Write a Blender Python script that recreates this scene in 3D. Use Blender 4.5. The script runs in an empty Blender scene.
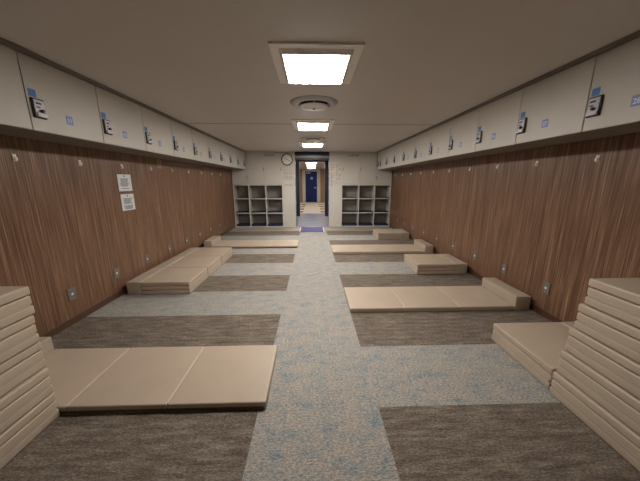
import bpy, bmesh, math, random
from mathutils import Vector, Matrix
random.seed(7)
PI = math.pi
scene = bpy.context.scene
C = scene.collection

# ------------------------------------------------------------------ materials
def new_mat(name, col, rough=.5, spec=.5, metal=0.):
    m = bpy.data.materials.new(name); m.use_nodes = True
    b = m.node_tree.nodes['Principled BSDF']
    b.inputs['Base Color'].default_value = (*col, 1)
    b.inputs['Roughness'].default_value = rough
    b.inputs['Specular IOR Level'].default_value = spec
    b.inputs['Metallic'].default_value = metal
    return m

def N(m, typ, **kw):
    n = m.node_tree.nodes.new(typ)
    for k, v in kw.items(): setattr(n, k, v)
    return n

def L(m, a, b): m.node_tree.links.new(a, b)

def noise(m, src, scale, vec, detail=4, rough=.6):
    mp = N(m, 'ShaderNodeMapping'); mp.inputs['Scale'].default_value = vec
    L(m, src, mp.inputs['Vector'])
    n = N(m, 'ShaderNodeTexNoise'); n.inputs['Scale'].default_value = scale
    n.inputs['Detail'].default_value = detail; n.inputs['Roughness'].default_value = rough
    L(m, mp.outputs[0], n.inputs['Vector'])
    return n.outputs['Fac']

def ramp(m, fac, stops):
    r = N(m, 'ShaderNodeValToRGB'); e = r.color_ramp.elements
    while len(e) < len(stops): e.new(.5)
    for el, (p, c) in zip(e, stops):
        el.position = p; el.color = (*c, 1) if len(c) == 3 else c
    L(m, fac, r.inputs[0]); return r.outputs[0]

def mix(m, fac, a, b, mode='MIX'):
    n = N(m, 'ShaderNodeMix', data_type='RGBA', blend_type=mode)
    if hasattr(fac, 'is_linked'): L(m, fac, n.inputs[0])
    else: n.inputs[0].default_value = fac
    for s, i in ((a, 6), (b, 7)):
        if hasattr(s, 'is_linked'): L(m, s, n.inputs[i])
        else: n.inputs[i].default_value = (*s, 1)
    return n.outputs[2]

def math_(m, op, a, b=None, c=None):
    n = N(m, 'ShaderNodeMath', operation=op)
    for i, s in enumerate((a, b, c)):
        if s is None: continue
        if hasattr(s, 'is_linked'): L(m, s, n.inputs[i])
        else: n.inputs[i].default_value = s
    return n.outputs[0]

def bump(m, fac, strength, dist=.002):
    b = N(m, 'ShaderNodeBump'); b.inputs['Strength'].default_value = strength
    b.inputs['Distance'].default_value = dist
    L(m, fac, b.inputs['Height'])
    L(m, b.outputs[0], m.node_tree.nodes['Principled BSDF'].inputs['Normal'])

def mottled(name, col, amt=.12, scale=3., rough=.5, spec=.5, vec=(1, 1, 1), bmp=0., bscale=300.):
    m = new_mat(name, col, rough, spec)
    tc = N(m, 'ShaderNodeTexCoord')
    f = noise(m, tc.outputs['Object'], scale, vec)
    c = ramp(m, f, [(.3, tuple(x*(1-amt) for x in col)), (.7, tuple(min(1, x*(1+amt)) for x in col))])
    L(m, c, m.node_tree.nodes['Principled BSDF'].inputs['Base Color'])
    if bmp: bump(m, noise(m, tc.outputs['Object'], bscale, (1, 1, 1), 2), bmp)
    return m

M = {}
M['ceiling'] = mottled('painted_metal_ceiling', (.60, .555, .505), .03, .8, .45, .4)
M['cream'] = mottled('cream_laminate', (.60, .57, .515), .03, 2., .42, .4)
M['cream_shade'] = mottled('cream_laminate_shade', (.23, .21, .19), .03, 2., .5, .4)  # darker cream: shade inside the cubbies painted into the colour
M['body_shade'] = mottled('locker_carcass_shade', (.20, .175, .15), .03, 2., .5, .4)  # locker body colour darkened to deepen the shade under the lockers
M['trim'] = new_mat('taupe_trim', (.17, .14, .115), .4)
M['vinyl'] = mottled('beige_vinyl', (.475, .385, .295), .05, 4., .42, .45, bmp=.12, bscale=420.)
M['vinyl_side'] = mottled('beige_vinyl_band', (.43, .36, .28), .05, 4., .45, .45, bmp=.12, bscale=420.)
M['vinyl_shade'] = new_mat('brown_vinyl_shade', (.12, .075, .04), .55)  # vinyl darkened to paint shade on the mattress front
M['navy'] = new_mat('navy_paint', (.004, .008, .028), .35)
M['navydoor'] = new_mat('navy_door_paint', (.006, .018, .11), .6, .25)
M['navymat'] = new_mat('navy_rubber', (.008, .016, .05), .7)
M['grey'] = new_mat('grey_metal', (.20, .19, .185), .35, .5, .3)
M['black'] = new_mat('black_plastic', (.012, .011, .011), .35)
M['silver'] = new_mat('brushed_silver', (.42, .41, .43), .4, .5, .6)
M['white'] = new_mat('white_plastic', (.84, .81, .74), .4)
M['paper'] = new_mat('white_paper', (.72, .74, .75), .6)
M['ivory'] = new_mat('ivory_paper', (.60, .555, .485), .6)
M['ink'] = new_mat('grey_ink', (.10, .11, .13), .6)
M['palink'] = new_mat('pale_ink', (.33, .31, .27), .6)
M['blue'] = new_mat('blue_sticker', (.09, .22, .62), .45)
M['lilac'] = new_mat('light_blue_sticker', (.24, .29, .62), .45)
M['lettering'] = new_mat('white_lettering', (.75, .78, .9), .5)
M['red'] = new_mat('dark_red_ink', (.16, .03, .025), .5)
M['pink'] = new_mat('pale_pink_sticker', (.42, .28, .24), .5)
M['plate'] = new_mat('grey_socket_plate', (.20, .185, .175), .5, .4, .2)
M['dark'] = new_mat('dark_gap', (.02, .017, .015), .7)
M['skirting'] = new_mat('brown_skirting', (.10, .05, .03), .4)
M['lino'] = mottled('grey_blue_linoleum', (.46, .47, .56), .16, 5., .10, .6, (.5, 4, 1))
M['beigelino'] = mottled('beige_floor', (.46, .39, .31), .06, 4., .6, .3)
M['threshold'] = mottled('taupe_linoleum', (.36, .32, .27), .05, 4., .45, .4)
M['bluemat'] = mottled('slate_blue_mat', (.13, .13, .28), .12, 60., .8, .2)
M['tan'] = mottled('tan_wood', (.30, .19, .10), .15, 6., .5, .4, (8, 1, .3))

def emis(name, col, s):
    m = bpy.data.materials.new(name); m.use_nodes = True
    nt = m.node_tree; nt.nodes.clear()
    e = nt.nodes.new('ShaderNodeEmission'); o = nt.nodes.new('ShaderNodeOutputMaterial')
    e.inputs[0].default_value = (*col, 1); e.inputs[1].default_value = s
    nt.links.new(e.outputs[0], o.inputs[0]); return m
M['fixture'] = new_mat('white_painted_fixture', (.85, .80, .73), .35)
M['lamp'] = emis('lit_diffuser', (1., .945, .88), 57.)
M['lamp2'] = emis('lit_diffuser_far', (1., .94, .88), 40.)
M['lamp3'] = emis('lit_diffuser_bright', (1., .945, .88), 76.)

# striped wood laminate: long vertical grain
m = M['wood'] = new_mat('brown_wood_laminate', (.15, .075, .045), .38, .35)
tc = N(m, 'ShaderNodeTexCoord').outputs['Object']
fine = noise(m, tc, 1., (110, 110, 1.6), 3, .7)
mid = noise(m, tc, 1., (38, 38, .8), 3, .6)
broad = noise(m, tc, 1., (5, 5, .15), 2, .5)
c1 = ramp(m, fine, [(.34, (.105, .052, .030)), (.48, (.190, .100, .060)), (.57, (.23, .128, .078)), (.68, (.41, .255, .165))])
c2 = ramp(m, mid, [(.36, (.82, .80, .78)), (.55, (1., 1., 1.)), (.70, (1.25, 1.32, 1.32))])
c3 = ramp(m, broad, [(.35, (.93, .92, .90)), (.65, (1.07, 1.07, 1.06))])
col = mix(m, 1., mix(m, 1., c1, c2, 'MULTIPLY'), c3, 'MULTIPLY')
L(m, col, m.node_tree.nodes['Principled BSDF'].inputs['Base Color'])
bump(m, fine, .12, .001)

# carpet tiles: mottled blue-grey ground with brown streaked bands on both sides
m = M['carpet'] = new_mat('carpet_tiles', (.3, .28, .25), .95, .1)
tc = N(m, 'ShaderNodeTexCoord').outputs['Object']
sx = N(m, 'ShaderNodeSeparateXYZ'); L(m, tc, sx.inputs[0]); X, Y = sx.outputs[0], sx.outputs[1]
patch = noise(m, tc, 1., (6.5, 11.0, 1), 5, .70)
patch2 = noise(m, tc, 1., (12, 26, 1), 3, .6)
speck = noise(m, tc, 1., (55, 120, 1), 3, .7)
speck2 = noise(m, tc, 1., (240, 240, 1), 1, .5)
p = math_(m, 'ADD', math_(m, 'MULTIPLY', patch, .68), math_(m, 'MULTIPLY', patch2, .32))
g = ramp(m, p, [(.39, (.375, .325, .275)), (.48, (.335, .31, .28)), (.56, (.275, .285, .28)), (.66, (.165, .22, .26))])
sp = ramp(m, math_(m, 'ADD', math_(m, 'MULTIPLY', speck, .6), math_(m, 'MULTIPLY', speck2, .4)),
          [(.38, (.50, .50, .50)), (.5, (1, 1, 1)), (.62, (1.65, 1.65, 1.62))])
ground = mix(m, 1., g, sp, 'MULTIPLY')
st = noise(m, tc, 1., (4.5, 26, 1), 6, .78)
b0 = ramp(m, st, [(.34, (.098, .079, .062)), (.5, (.165, .134, .108)), (.68, (.27, .23, .19))])
brown = mix(m, 1., b0, sp, 'MULTIPLY')
ph = math_(m, 'FRACT', math_(m, 'DIVIDE', math_(m, 'SUBTRACT', Y, 2.035 - 1.234*8), 1.234))
inband = math_(m, 'LESS_THAN', ph, .60/1.234)
side = math_(m, 'ADD', math_(m, 'LESS_THAN', X, -.345), math_(m, 'GREATER_THAN', X, .415))
mask = math_(m, 'MULTIPLY', inband, side)
L(m, mix(m, mask, ground, brown), m.node_tree.nodes['Principled BSDF'].inputs['Base Color'])
bump(m, speck2, .5, .004)

# ------------------------------------------------------------------ helpers
def box(bm, x0, x1, y0, y1, z0, z1, bev=0., seg=2):
    t = bmesh.new()
    bmesh.ops.create_cube(t, size=1.)
    for v in t.verts:
        v.co = ((x0+x1)/2 + v.co.x*(x1-x0), (y0+y1)/2 + v.co.y*(y1-y0), (z0+z1)/2 + v.co.z*(z1-z0))
    if bev:
        bmesh.ops.bevel(t, geom=t.edges[:], offset=bev, segments=seg, profile=.6, affect='EDGES')
    _merge(bm, t); return bm

def _merge(bm, t):
    me = bpy.data.meshes.new('tmp'); t.to_mesh(me); t.free(); bm.from_mesh(me); bpy.data.meshes.remove(me)

def cyl(bm, c, r, h, axis='z', seg=32, r2=None, bev=0.):
    t = bmesh.new()
    bmesh.ops.create_cone(t, cap_ends=True, segments=seg, radius1=r, radius2=r if r2 is None else r2, depth=h)
    if bev:
        bmesh.ops.bevel(t, geom=[e for e in t.edges if len(e.link_faces) == 2 and e.calc_face_angle() > .8], offset=bev, segments=2, profile=.6, affect='EDGES')
    rot = {'z': Matrix(), 'x': Matrix.Rotation(PI/2, 4, 'Y'), 'y': Matrix.Rotation(PI/2, 4, 'X')}[axis]
    t.transform(Matrix.Translation(c) @ rot)
    _merge(bm, t); return bm

def lathe(bm, prof, c=(0, 0, 0), seg=48, axis='z'):
    t = bmesh.new(); rings = []
    for r, z in prof:
        rings.append([t.verts.new((r*math.cos(2*PI*i/seg), r*math.sin(2*PI*i/seg), z)) for i in range(seg)])
    for a, b in zip(rings, rings[1:]):
        for i in range(seg): t.faces.new((a[i], a[(i+1) % seg], b[(i+1) % seg], b[i]))
    bmesh.ops.remove_doubles(t, verts=t.verts, dist=1e-6)
    bmesh.ops.recalc_face_normals(t, faces=t.faces)
    rot = Matrix() if axis == 'z' else Matrix.Rotation(PI/2, 4, 'X')
    t.transform(Matrix.Translation(c) @ rot)
    _merge(bm, t); return bm

def obj(name, bm, mat, parent=None, smooth=False):
    me = bpy.data.meshes.new(name); bm.to_mesh(me); bm.free()
    if smooth:
        for p in me.polygons: p.use_smooth = True
    me.materials.append(M[mat])
    o = bpy.data.objects.new(name, me); C.objects.link(o)
    if parent: o.parent = parent
    return o

def B(*a, **k): return box(bmesh.new(), *a, **k)

def struct(name, bm, mat, parent=None):
    o = obj(name, bm, mat, parent)
    if parent is None: o['kind'] = 'structure'
    return o

def tag(o, label, cat, group=None):
    o['label'] = label; o['category'] = cat
    if group: o['group'] = group
    return o

def thing(name, label, cat, loc=(0, 0, 0), rz=0., group=None):
    o = bpy.data.objects.new(name, None); C.objects.link(o)
    o.empty_display_size = .05
    o.location = loc; o.rotation_euler = (0, 0, rz)
    return tag(o, label, cat, group)

def dup(root, loc, rz, label=None, group=None):
    r = root.copy(); C.objects.link(r); r.location = loc; r.rotation_euler = (0, 0, rz)
    if label: r['label'] = label
    if group: r['group'] = group
    for ch in list(root.children):
        c = ch.copy(); C.objects.link(c); c.parent = r
        for g in ch.children:
            d = g.copy(); C.objects.link(d); d.parent = c
    return r

def text_obj(name, s, size, mat, parent, loc, rot):
    cu = bpy.data.curves.new(name, 'FONT'); cu.body = s; cu.size = size
    cu.align_x = 'CENTER'; cu.align_y = 'CENTER'; cu.extrude = .0004; cu.resolution_u = 2; cu.offset = .0012
    tmp = bpy.data.objects.new('tmp', cu); C.objects.link(tmp)
    dg = bpy.context.evaluated_depsgraph_get(); dg.update()
    me = bpy.data.meshes.new_from_object(tmp.evaluated_get(dg))
    bpy.data.objects.remove(tmp)
    me.materials.clear(); me.materials.append(M[mat])
    o = bpy.data.objects.new(name, me); C.objects.link(o); o.parent = parent
    o.location = loc; o.rotation_euler = rot
    return o

# ------------------------------------------------------------------ the room
XL, XR, YB, YF, ZC = -2.42, 2.47, 8.25, -1.6, 2.28
struct('floor', B(XL-.1, XR+.1, YF-.1, 7.60, -.1, 0.), 'carpet')
struct('wall_left', B(XL-.1, XL, YF, 8.62, 0., ZC), 'wood')
struct('wall_right', B(XR, XR+.1, YF, 8.62, 0., ZC), 'wood')
struct('wall_front', B(XL-.1, XR+.1, YF-.1, YF, 0., ZC), 'cream')
struct('ceiling', B(XL-.1, XR+.1, YF-.1, 8.66, ZC, ZC+.08), 'ceiling')
struct('baseboard_left', B(XL, XL+.012, YF, 8.24, 0., .065, bev=.003), 'skirting')
struct('baseboard_right', B(XR-.012, XR, YF, 8.24, 0., .065, bev=.003), 'skirting')
struct('trim_1', B(XL, -1.925, 1.28, 8.245, 2.262, 2.2799, bev=.004), 'trim')
struct('trim_2', B(1.945, XR, 1.28, 8.245, 2.262, 2.2799, bev=.004), 'trim')
struct('trim_3', B(-1.95, 1.97, 4.395, 4.405, ZC-.0035, ZC-.0001), 'trim')
# floor strip in front of the far shelves, with door mat between
bm = B(XL, -.40, 7.605, 8.249, -.1, .012, bev=.002); box(bm, .385, XR, 7.605, 8.249, -.1, .012, bev=.002)
box(bm, -.40, .385, 7.605, 8.249, -.1, .004)
struct('floor_threshold', bm, 'threshold')

# far wall panels beside the doorway, and the doorway
struct('wall_back_left', B(-.884, -.505, YB, 8.62, .0125, ZC), 'cream')
struct('wall_back_right', B(.530, .909, YB, 8.62, .0125, ZC), 'cream')
struct('wall_back', B(XL, -.884, 8.60, 8.66, 0., ZC), 'cream')
struct('wall_back_far', B(.909, XR, 8.60, 8.66, 0., ZC), 'cream')
bm = B(-.505, .530, YB+.02, 8.62, 2.195, ZC)
struct('trim_4', bm, 'navy')
# grey bowed header below the navy one
t = bmesh.new(); n = 16; fr = []
for i in range(n+1):
    x = -.505 + 1.035*i/n; k = 1-((i-n/2)/(n/2))**2
    fr.append([t.verts.new((x, y, z)) for y, z in ((YB+.0, 2.085+.025*k), (YB+.0, 2.155+.025*k), (8.60, 2.155+.025*k), (8.60, 2.085+.025*k))])
for a, b in zip(fr, fr[1:]):
    for j in range(4): t.faces.new((a[j], a[(j+1) % 4], b[(j+1) % 4], b[j]))
t.faces.new(fr[0]); t.faces.new(fr[-1][::-1]); bmesh.ops.recalc_face_normals(t, faces=t.faces)
struct('trim_5', t, 'grey')
struct('trim_6', B(-.505, .530, YB+.03, 8.55, 2.062, 2.084), 'navy')
# door jamb strike plates
for x in (-.5035, .5285):
    jm = struct('trim_%d' % (7 if x < 0 else 8), B(min(x, x+.004*(1 if x < 0 else -1)), max(x, x+.004*(1 if x < 0 else -1)), YB+.01, 8.55, .02, 2.06), 'cream_shade')
    for z in (1.93, 1.55, 1.2, .75):
        s = 1 if x < 0 else -1
        a, b = sorted((x+.004*s, x+.012*s))
        obj('hinge', B(a, b, YB+.02, YB+.06, z, z+.05, bev=.001), 'white', jm)

# ------------------------------------------------------------------ corridor and the twin room beyond
struct('floor_corridor', B(-4., 4., 8.251, 12.0, -.1, 0.), 'lino')
struct('trim_9', B(-.505, .530, 8.28, 8.36, .0002, .012, bev=.004), 'grey')
struct('trim_10', B(-.6, .6, 9.25, 9.33, .0002, .006, bev=.002), 'grey')
struct('ceiling_corridor', B(-4., 4., 8.67, 11.2, 2.25, 2.35), 'ceiling')
bm = B(-4., -.50, 11.08, 11.20, 0., 2.25); box(bm, .535, 4., 11.08, 11.20, 0., 2.25)
struct('wall_corridor', bm, 'cream')
bm = B(-.70, -.50, 11.03, 11.0795, 0., 2.2); box(bm, .535, .75, 11.03, 11.0795, 0., 2.2); box(bm, -.70, .75, 11.03, 11.0795, 2.2, 2.249)
struct('door_1', bm, 'navy')
for x in (-4.06, 4.0):
    struct('wall_corridor_end', B(x, x+.06, 8.66, 12., 0., 2.25), 'cream')
struct('floor_far', B(-2.6, 2.6, 12.0, 19.3, -.1, 0.), 'beigelino')
struct('ceiling_far', B(-2.6, 2.6, 11.201, 19.3, 2.28, 2.36), 'ceiling')
struct('wall_far_left', B(-2.6, -2.5, 11.2, 19.2, 0., 2.28), 'wood')
struct('wall_far_right', B(2.5, 2.6, 11.2, 19.2, 0., 2.28), 'wood')
bm = B(-2.5, -.45, 19.1, 19.2, 0., 2.28); box(bm, .37, 2.5, 19.1, 19.2, 0., 2.28); box(bm, -.45, .37, 19.1, 19.2, 2.12, 2.28)
struct('wall_far', bm, 'cream')
bm = B(-1.0, -.66, 18.9, 19.099, 0., 2.27); 
struct('trim_11', bm, 'tan')
struct('trim_12', B(.60, .95, 18.9, 19.099, 0., 2.27), 'tan')
dr = struct('door_2', B(-.449, .369, 19.12, 19.17, 0., 2.12), 'navydoor')
bm = cyl(bmesh.new(), (.28, 19.10, 1.0), .02, .05, 'y', 16); cyl(bm, (.22, 19.075, 1.0), .012, .14, 'x', 12)
obj('door_handle', bm, 'silver', dr)
bm = lathe(bmesh.new(), [(0, .0), (.11, .0), (.11, .006), (0, .006)], (-.02, 19.12, 1.66), 24, 'y')
M['cyan'] = new_mat('light_blue_sign', (.02, .22, .62), .4)
sg = obj('door_sign', bm, 'cyan', dr)
obj('sign_mark', B(-.03, .06, 19.108, 19.1135, 1.63, 1.68), 'lettering', dr)
obj('door_plate', B(-.40, -.10, 19.112, 19.119, 1.98, 2.05), 'silver', dr)

# blue entrance mat in the doorway, with pale edging
mt = thing('door_mat', 'slate blue entrance mat with white edging in the far doorway', 'doormat', (0, 7.45, 0.))
obj('mat_surface', B(-.335, .325, .0, .152, .0005, .016, bev=.003), 'bluemat', mt)
obj('mat_surface', B(-.335, .325, .156, .70, .0125, .022, bev=.003), 'bluemat', mt)
obj('edging', B(-.365, -.337, .0, .152, .0005, .02, bev=.002), 'white', mt)
obj('edging', B(.327, .355, .0, .152, .0005, .02, bev=.002), 'white', mt)
obj('edging', B(-.365, -.337, .156, .70, .0125, .026, bev=.002), 'white', mt)
obj('edging', B(.327, .355, .156, .70, .0125, .026, bev=.002), 'white', mt)

# ------------------------------------------------------------------ ceiling fixtures
def ceiling_light(label, loc, lamp='lamp', small=False):
    t = thing('ceiling_light', label, 'light', loc, 0, 'square ceiling lights down the middle')
    bm = bmesh.new()
    def ring(w0, d0, w1, d1, z0, z1):
        for a in ((-w0, -w1, -d0, d0), (w1, w0, -d0, d0), (-w1, w1, -d0, -d1), (-w1, w1, d1, d0)):
            box(bm, *a, z0, z1, bev=.0012)
    ring(.312, .352, .255, .295, -.014, -.0003)
    obj('frame', bm, 'fixture', t)
    bm = bmesh.new()
    # sloping bezel
    a = [(-.255, -.30), (.255, -.30), (.255, .30), (-.255, .30)]; b = [(-.226, -.266), (.226, -.266), (.226, .266), (-.226, .266)]
    va = [bm.verts.new((x, y, -.004)) for x, y in a]; vb = [bm.verts.new((x, y, -.040)) for x, y in b]
    vc = [bm.verts.new((x, y, -.002)) for x, y in b]
    for i in range(4):
        j = (i+1) % 4
        bm.faces.new((va[i], va[j], vb[j], vb[i])); bm.faces.new((vb[i], vb[j], vc[j], vc[i])); bm.faces.new((vc[i], vc[j], va[j], va[i]))
    bmesh.ops.recalc_face_normals(bm, faces=bm.faces)
    obj('bezel', bm, 'fixture', t)
    obj('diffuser', B(-.2255, .2255, -.2655, .2655, -.041, -.010, bev=.002), lamp, t)
    return t
ceiling_light('bright square ceiling light nearest the camera, largest of the row', (.036, 2.285, ZC))
ceiling_light('bright square ceiling light on the seam between the two round vents', (.024, 4.43, ZC))
ceiling_light('bright square ceiling light beyond both round vents, just before the doorway', (.024, 6.56, ZC), 'lamp3')
for y, l in ((12.7, 'first small lit ceiling light seen through the doorway'), (14.9, 'second small lit ceiling light seen through the doorway'), (17.1, 'last small lit ceiling light before the navy door')):
    o = ceiling_light(l, (-.02, y, 2.28), 'lamp2')
    o['group'] = 'ceiling lights of the far room'
c = ceiling_light('ceiling light of the cross corridor, hidden behind the door header', (0, 9.6, 2.25), 'lamp2'); c['group'] = 'ceiling lights of the corridor'

def air_vent(label, loc):
    t = thing('ceiling_vent', label, 'air vent', loc, 0, 'round ceiling air vents')
    obj('outer_ring', lathe(bmesh.new(), [(.165, -.018), (.20, -.030), (.245, -.022), (.268, -.008), (.272, -.0005), (.165, -.0005), (.165, -.018)]), 'grey2', t, True)
    obj('throat', lathe(bmesh.new(), [(.0, -.004), (.164, -.004), (.164, -.0006), (0, -.0006)]), 'dark', t)
    obj('centre_disc', lathe(bmesh.new(), [(.0, -.066), (.10, -.062), (.150, -.048), (.158, -.040), (.150, -.034), (0, -.034)]), 'white2', t, True)
    for k in range(4):
        t2 = bmesh.new(); box(t2, .145, .175, -.007, .007, -.040, -.012); t2.transform(Matrix.Rotation(k*PI/2, 4, 'Z'))
        obj('spoke', t2, 'white2', t)
    obj('screw', cyl(bmesh.new(), (0, 0, -.068), .016, .006, 'z', 16), 'dark', t)
    return t
M['grey2'] = new_mat('vent_grey', (.46, .44, .42), .35)
M['white2'] = new_mat('vent_white', (.74, .70, .65), .35)
air_vent('round grey ceiling air vent just beyond the nearest square light', (.03, 3.27, ZC))
air_vent('round ceiling air vent farther down, between the second and third square lights', (.03, 5.79, ZC))

# ------------------------------------------------------------------ overhead lockers
ORD = ['first', 'second', 'third', 'fourth', 'fifth', 'sixth', 'seventh', 'eighth', 'ninth', 'tenth', 'eleventh', 'twelfth', 'thirteenth']
def locker(label, loc, rz, W, number, group):
    t = thing('overhead_locker', label, 'locker', loc, rz, group)
    H = .500
    g = .004
    bm = bmesh.new()
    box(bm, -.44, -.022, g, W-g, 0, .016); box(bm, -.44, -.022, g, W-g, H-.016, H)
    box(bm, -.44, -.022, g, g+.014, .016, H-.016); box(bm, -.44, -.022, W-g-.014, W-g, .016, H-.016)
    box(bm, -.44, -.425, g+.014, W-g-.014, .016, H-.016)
    obj('body', bm, 'body_shade', t)
    d = obj('door', B(-.0205, 0., g, W-g, .002, H-.002, bev=.002), 'cream', t)
    if W > .2:
        lk = obj('lock', B(.0, .014, .018, .112, .088, .222, bev=.0065, seg=3), 'black', t)
        obj('lock_face', B(.0142, .019, .028, .102, .098, .212, bev=.002), 'silver', lk)
        obj('lock_slot', B(.0192, .0215, .040, .078, .182, .194), 'black', lk)
        obj('lock_slot', B(.0192, .0215, .040, .066, .158, .166), 'black', lk)
        obj('lock_handle', B(.0192, .030, .030, .106, .096, .126, bev=.005, seg=3), 'silver', lk)
        obj('lock_key', cyl(bmesh.new(), (.027, .072, .140), .011, .015, 'x', 16, bev=.002), 'black', lk)
        st = obj('sticker', B(.0005, .0015, .020, .074, .230, .280), 'blue', t); st['label'] = 'square blue sticker above the lock'
        tg = obj('number_tag', B(.0005, .0015, .285, .345, .095, .160), 'lilac', t)
        text_obj('number_lettering', str(number), .046, 'lettering', tg, (.0022, .315, .124), (PI/2, 0, PI/2))
    return t
ZL = 1.760
y0 = 2.057
for k in range(-1, 10):
    a = y0 + .656*k if k < 4 else y0 + .656*4 + (k-4)*.664
    b = (y0 + .656*(k+1) if k+1 <= 4 else y0 + .656*4 + (k-3)*.664)
    b = min(b, 8.245)
    lab = ('cream overhead locker on the left wall, cut off by the left frame edge' if k == -1 else
           'cream overhead locker on the left wall, narrow last one touching the far cabinets' if k == 9 else
           'cream overhead locker with lock on the left wall, %s whole one counted from the camera' % ORD[k])
    locker(lab, (-1.970, a, ZL), 0., b-a, 11+k, 'overhead lockers along the left wall')
y0 = 2.014
for k in range(-1, 10):
    f = lambda q: y0 + .654*q if q <= 4 else y0 + .654*4 + (q-4)*.664
    a, b = f(k), min(f(k+1), 8.245)
    lab = ('cream overhead locker on the right wall, cut off by the right frame edge' if k == -1 else
           'cream overhead locker on the right wall, narrow last one touching the far cabinets' if k == 9 else
           'cream overhead locker with lock on the right wall, %s whole one counted from the camera' % ORD[k])
    locker(lab, (1.990, b, ZL), PI, b-a, 28-k-1, 'overhead lockers along the right wall')

# ------------------------------------------------------------------ hooks and sockets on the wood walls
def hook(label, loc, rz, group):
    t = thing('coat_hook', label, 'hook', loc, rz, group)
    obj('hook_plate', B(0., .006, -.014, .014, -.028, .028, bev=.002), 'white', t)
    bm = B(.006, .016, -.008, .008, -.022, -.012, bev=.002); box(bm, .012, .018, -.010, .010, -.022, .006, bev=.002)
    obj('hook_peg', bm, 'white', t)
def socket(label, loc, rz, group):
    t = thing('wall_socket', label, 'wall socket', loc, rz, group)
    obj('plate', B(0., .008, -.042, .042, -.062, .062, bev=.003), 'plate', t)
    obj('button', B(.008, .012, -.012, .012, -.012, .012, bev=.002), 'white', t)
    bm = cyl(bmesh.new(), (.0085, 0, .043), .004, .002, 'x', 10); cyl(bm, (.0085, 0, -.043), .004, .002, 'x', 10)
    obj('screw', bm, 'silver', t)
for k in range(10):
    where = 'nearest the camera' if k == 0 else '%s from the camera' % ORD[k]
    if k < 9:
        hook('small white coat hook high on the left wood wall, ' + where, (XL, 2.318+.6205*k, 1.594), 0, 'coat hooks along the left wall')
    hook('small white coat hook high on the right wood wall, ' + where, (XR, 2.304+.628*k, 1.597), PI, 'coat hooks along the right wall')
    if k < 9:
        socket('small grey wall socket low on the left wood wall, ' + where, (XL, 2.547+.6205*k, .302), 0, 'low wall sockets on the left wall')
        socket('small grey wall socket low on the right wood wall, ' + where, (XR, 2.540+.624*k, .308), PI, 'low wall sockets on the right wall')

# ------------------------------------------------------------------ notices
def notice(label, y0, y1, z0, z1, seed):
    t = thing('wall_notice', label, 'notice', (XL, (y0+y1)/2, z0), 0, 'white notices on the left wall')
    w = (y1-y0)/2; h = z1-z0
    sh = obj('sheet', B(.001, .004, -w, w, 0, h), 'paper', t)
    rnd = random.Random(seed); bm = bmesh.new()
    cyl(bm, (.0045, 0, h-.022), .011, .001, 'x', 12)
    z = h-.055
    while z > .02:
        ww = w*rnd.uniform(.55, .8)
        box(bm, .0042, .0048, -ww, ww*rnd.uniform(.6, 1), z-.004, z+.003); z -= rnd.choice((.013, .013, .030))
    obj('printed_text', bm, 'ink', t)
notice('white printed notice on the left wood wall, upper of the two sheets', 3.445, 3.695, 1.285, 1.495, 1)
notice('white printed notice on the left wood wall, lower of the two sheets', 3.455, 3.70, 1.037, 1.247, 2)
t = thing('warning_sticker', 'small pale red warning sticker just under the left lockers', 'sticker', (XL, 4.43, 1.613))
obj('sheet', B(.001, .003, -.055, .055, 0, .135), 'pink', t)
bm = bmesh.new()
for z in (.033, .098):
    lathe_t = bmesh.new(); lathe(lathe_t, [(.020, .0), (.028, .0), (.028, .001), (.020, .001), (.020, 0)], seg=24)
    lathe_t.transform(Matrix.Translation((.0032, 0, z)) @ Matrix.Rotation(PI/2, 4, 'Y')); _merge(bm, lathe_t)
    lt = bmesh.new(); box(lt, .0032, .0042, -.022, .022, -.003, .003); lt.transform(Matrix.Translation((0, 0, z)) @ Matrix.Rotation(-PI/4, 4, 'X')); _merge(bm, lt)
obj('symbol', bm, 'red', t)

# ------------------------------------------------------------------ far wall: shelves, cupboards, clock
def cubby(label, xs, flip):
    t = thing('cubby_shelf', label, 'shelf', (0, YB, .0125), 0, 'open shelf units either side of the doorway')
    zs = [0., .441, .883, 1.312]; d0, d1 = 0.002, .348
    bm = bmesh.new(); th = .014
    for i, x in enumerate(xs):
        a = x if i == 0 else x-th; b = x+2*th if i == 0 else (x if i == 3 else x+th)
        if i == 3: a = x-2*th
        box(bm, a, b, d0, d1, 0, 1.312)
    for i, z in enumerate(zs):
        for j in range(3):
            xa = xs[j]+(2*th if j == 0 else th)+.0002; xb = xs[j+1]-(2*th if j == 2 else th)-.0002
            a = z if i == 0 else z-th; b = z+2*th if i == 0 else z+th
            if i == 3: a, b = z-2*th, z
            box(bm, xa, xb, d0, d1, a, b)
    obj('frame', bm, 'cream', t)
    obj('back_panel', B(xs[0]+.03, xs[3]-.03, d1-.006, d1-.001, .03, 1.28), 'cream_shade', t)
    for i in range(3):
        for j in range(3):
            xa = xs[j]+(2*th if j == 0 else th)+.004; xb = xs[j+1]-(2*th if j == 2 else th)-.004
            z = zs[i]+(2*th if i == 0 else th)
            h = .055 if i == 0 else (.022 if i == 1 else .006)
            obj('liner_tray', B(xa, xb, d0+.02, d1-.01, z+.0005, z+h), 'navymat', t)
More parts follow.
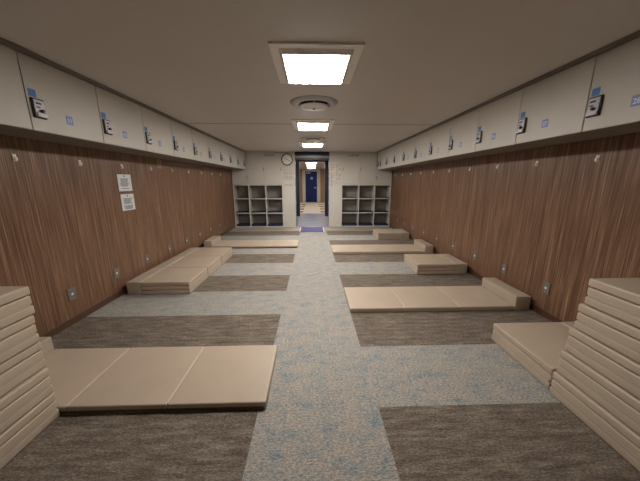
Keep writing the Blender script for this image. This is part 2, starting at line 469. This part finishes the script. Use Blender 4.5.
def cupboards(xs, side, vent_i, labels):
    for i in range(3):
        x0, x1 = xs[i]+.0015, xs[i+1]-.0015
        t = thing('wall_cupboard', labels[i], 'cupboard', ((x0+x1)/2, YB, 1.327), 0, 'cream cupboards above the open shelves')
        w = (x1-x0)/2; h = ZC-1.327-.002
        outer = (i == 0 and side < 0) or (i == 2 and side > 0)
        obj('body', B(-w, w, .022, .345, 0, h), 'cream', t)
        if outer:
            dz1 = 1.757-1.327
        else: dz1 = h-.045
        obj('door', B(-w, w, .002, .020, .002, dz1, bev=.0015), 'cream', t)
        if not outer: obj('fascia', B(-w, w, .002, .020, dz1+.003, h, bev=.001), 'cream', t)
        hx = (w-.035) if side < 0 else (-w+.035)
        hz = .20 if outer else .45
        obj('handle', B(hx-.008, hx+.008, -.012, .0015, hz-.05, hz+.05, bev=.003), 'plate', t)
        if i == vent_i:
            bm = bmesh.new(); vs = -.10 if side < 0 else .09
            for q in range(7): box(bm, vs-.15+q*.045, vs-.15+q*.045+.022, -.003, .0015, h-.13, h-.065)
            obj('vent_slots', bm, 'plate', t)
xl = [-2.40, -1.924, -1.413, -.886]; xr = [.911, 1.452, 1.949, 2.455]
cubby('cream open shelf unit with nine cubbies left of the doorway', xl, 1)
cubby('cream open shelf unit with nine cubbies right of the doorway', xr, -1)
cupboards(xl, -1, 2, ['cream cupboard over the left shelf unit, against the left wall', 'cream cupboard over the middle column of the left shelf unit', 'cream cupboard with vent slots left of the round clock'])
cupboards(xr, 1, 0, ['cream cupboard with vent slots just right of the doorway panel', 'cream cupboard over the middle column of the right shelf unit', 'cream cupboard over the right shelf unit, against the right wall'])

t = thing('wall_clock', 'round white wall clock with dark rim beside the doorway', 'clock', (-.735, YB, 2.055))
obj('rim', lathe(bmesh.new(), [(.145, 0.), (.172, 0.), (.175, .022), (.165, .034), (.150, .030), (.145, .010), (.145, 0)], seg=48, axis='y'), 'black', t, True)
obj('face', lathe(bmesh.new(), [(0, .001), (.1445, .001), (.1445, .009), (0, .009)], seg=48, axis='y'), 'white', t)
bm = bmesh.new()
for k in range(12):
    a = k*PI/6; q = bmesh.new(); box(q, -.004, .004, -.0112, -.0095, .112, .132); q.transform(Matrix.Rotation(a, 4, 'Y')); _merge(bm, q)
obj('hour_marks', bm, 'ink', t)
for nm, ln, wd, ang in (('hour_hand', .075, .006, math.radians(-62)), ('minute_hand', .11, .0045, math.radians(122))):
    q = bmesh.new(); box(q, -wd, wd, -.0145, -.0125, -.02, ln); q.transform(Matrix.Rotation(ang, 4, 'Y'))
    obj(nm, q, 'black', t)

def board(name, label, cx, w, z0, z1, marks):
    t = thing(name, label, 'notice', (cx, YB, z0))
    obj('sheet', B(-w/2, w/2, -.004, 0., 0, z1-z0), 'ivory', t)
    bm = bmesh.new()
    for a, b, c, d in marks: box(bm, a, b, -.0052, -.0044, c, d)
    obj('printed_text', bm, 'palink', t)
mk = []
for r_ in range(2):
    for c_ in range(4): mk.append((-.13+c_*.072, -.10+c_*.072, .10+r_*.11, .145+r_*.11))
for z in (.02, .055, .075, .185, .30): mk.append((-.13, .12, z, z+.010))
board('icon_notice', 'pale notice with two rows of small symbols below the clock', -.700, .31, 1.44, 1.80, mk)
board('text_label', 'narrow pale label strip below the symbol notice', -.700, .30, 1.27, 1.36, [(-.13, .12, .02, .03), (-.13, .10, .05, .06)])
rnd = random.Random(5); mk = []
for r_ in range(11):
    for c_ in range(4):
        if rnd.random() < .72: mk.append((-.155+c_*.08, -.155+c_*.08+rnd.uniform(.03, .07), .03+r_*.058, .03+r_*.058+rnd.uniform(.010, .035)))
board('safety_notice', 'tall pale notice crowded with text and diagrams right of the doorway', 0.730, .35, 1.27, 1.93, mk)

# ------------------------------------------------------------------ sleeping mats
T = .0565; PW = .612; D = .30; BW = .172
def panel_bm(x0, x1, z0, gap=.0012):
    return B(x0+.0015, x1-.0015, -D, D, z0+gap, z0+T-gap, bev=.012, seg=4)
def bolster_bm(z1=3*T, x0=0.):
    return B(x0, x0+BW-.004, -D, D, .0006, z1-.0006, bev=.009, seg=3)
def flat_mat(label, loc, rz, group):
    t = thing('floor_mattress', label, 'mattress', loc, rz, group)
    obj('bolster', bolster_bm(.168), 'vinyl_side', t, True)
    for i in range(3):
        x0 = BW+.001+i*PW
        o = obj('panel', panel_bm(x0, x0+PW, .0), 'vinyl', t, True)
    for i in (1, 2):
        x0 = BW+.001+i*PW
        obj('fold_seam', B(x0-.0035, x0+.0035, -D+.012, D-.012, T-.006, T-.0022, bev=.001), 'seam', t)
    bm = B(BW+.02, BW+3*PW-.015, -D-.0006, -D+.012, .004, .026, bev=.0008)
    obj('shade_band', bm, 'vinyl_shade', t)  # dark strip stands in for shade low on the mattress front
    return t
M['seam'] = new_mat('seam_vinyl_highlight', (.60, .53, .43), .4)  # seam strip paler than the panels, painting the highlight along the folds
def folded_mat(label, loc, rz, group):
    t = thing('folded_floor_mattress', label, 'mattress', loc, rz, group)
    obj('bolster', bolster_bm(3*T), 'vinyl_side', t, True)
    for i in range(3):
        obj('panel', panel_bm(BW+.002, BW+.002+PW-(.004 if i == 1 else 0), i*T, .0026), 'vinyl', t, True)
    obj('fold_seam', B(BW-.002, BW+.005, -D+.012, D-.012, 3*T-.010, 3*T-.0035, bev=.001), 'seam', t)
    # fabric hinge bridging the lower two panels on the aisle side
    obj('fold_hinge', B(BW+PW-.006, BW+PW-.0015, -D+.015, D-.015, T-.012, T+.012, bev=.002), 'vinyl_side', t)
    return t
def smooth_fix():
    for o in bpy.data.objects:
        if o.type == 'MESH' and o.name.split('.')[0] in ('panel', 'bolster'):
            pass
XOL, XOR = -2.322, 2.415
f0 = flat_mat('beige three-panel mattress laid open on the left, in the foreground beside the tall stack', (XOL+.018, 1.704, 0), 0, 'beige mattresses laid open')
dup(f0, (XOL, 5.87, 0), 0, 'beige three-panel mattress laid open on the left, beyond the folded row')
dup(f0, (XOR, 2.935, 0), PI, 'beige three-panel mattress laid open on the right, nearer of the two')
dup(f0, (XOR, 5.33, 0), PI, 'beige three-panel mattress laid open on the right, farther of the two')
g0 = folded_mat('folded beige mattress on the right floor touching the tall right stack', (XOR-.012, 1.805, 0), PI, 'folded beige mattresses on the floor')
dup(g0, (XOR-.02, 4.12, 0), PI, 'folded beige mattress on the right, between the two open mattresses')
dup(g0, (XOR, 6.655, 0), PI, 'folded beige mattress on the right, farthest one near the shelves')
for i, w in enumerate(('nearest of the three folded side by side on the left', 'middle of the three folded side by side on the left', 'farthest of the three folded side by side on the left')):
    dup(g0, (-2.345+.004*i, 3.495+.607*i, 0), 0, 'folded beige mattress, ' + w)
names = ['at the bottom of', 'second from the bottom of', 'in the middle of', 'second from the top of', 'on top of']
for i, (xe, ye) in enumerate(((1.600, 1.487), (1.610, 1.478), (1.620, 1.466), (1.628, 1.450), (1.638, 1.432))):
    dup(g0, (xe+BW+PW+.002, ye-.30, i*3*T), PI, 'folded beige mattress %s the right stack' % names[i], 'folded mattresses stacked at the right edge')
for i, (xe, ye) in enumerate(((-1.550, 1.402), (-1.552, 1.402), (-1.566, 1.410), (-1.556, 1.402), (-1.553, 1.410))):
    dup(g0, (xe-BW-PW-.002, ye-.30, i*3*T), 0, 'folded beige mattress %s the left stack' % names[i], 'folded mattresses stacked at the left edge')

# the twin room: open mattresses in rows either side of its aisle
k = 0
for side in (-1, 1):
    for i in range(4):
        y = 12.75+1.35*i
        dup(f0, (side*2.42, y, 0), 0 if side < 0 else PI, 'pale open mattress in the room beyond, %s row %s of the aisle' % (ORD[i], 'left' if side < 0 else 'right'), 'mattresses in the room beyond the corridor')

# ------------------------------------------------------------------ camera and world
w = bpy.data.worlds.new('world'); scene.world = w; w.use_nodes = True
w.node_tree.nodes['Background'].inputs[0].default_value = (.5, .5, .55, 1)
w.node_tree.nodes['Background'].inputs[1].default_value = .02
pitch = math.atan2(58.5, 264.); yaw = math.atan2(8., 264.)
cam = bpy.data.cameras.new('camera'); co = bpy.data.objects.new('camera', cam); C.objects.link(co)
cam.sensor_width = 36.; cam.lens = 36*264./640.; cam.clip_start = .02
co.location = (0, 0, 1.4); co.rotation_euler = (PI/2-pitch, 0, -yaw)
scene.camera = co
vs = scene.view_settings
vs.view_transform = 'Standard'; vs.look = 'None'; vs.gamma = 1.; vs.use_curve_mapping = False; vs.exposure = 0.
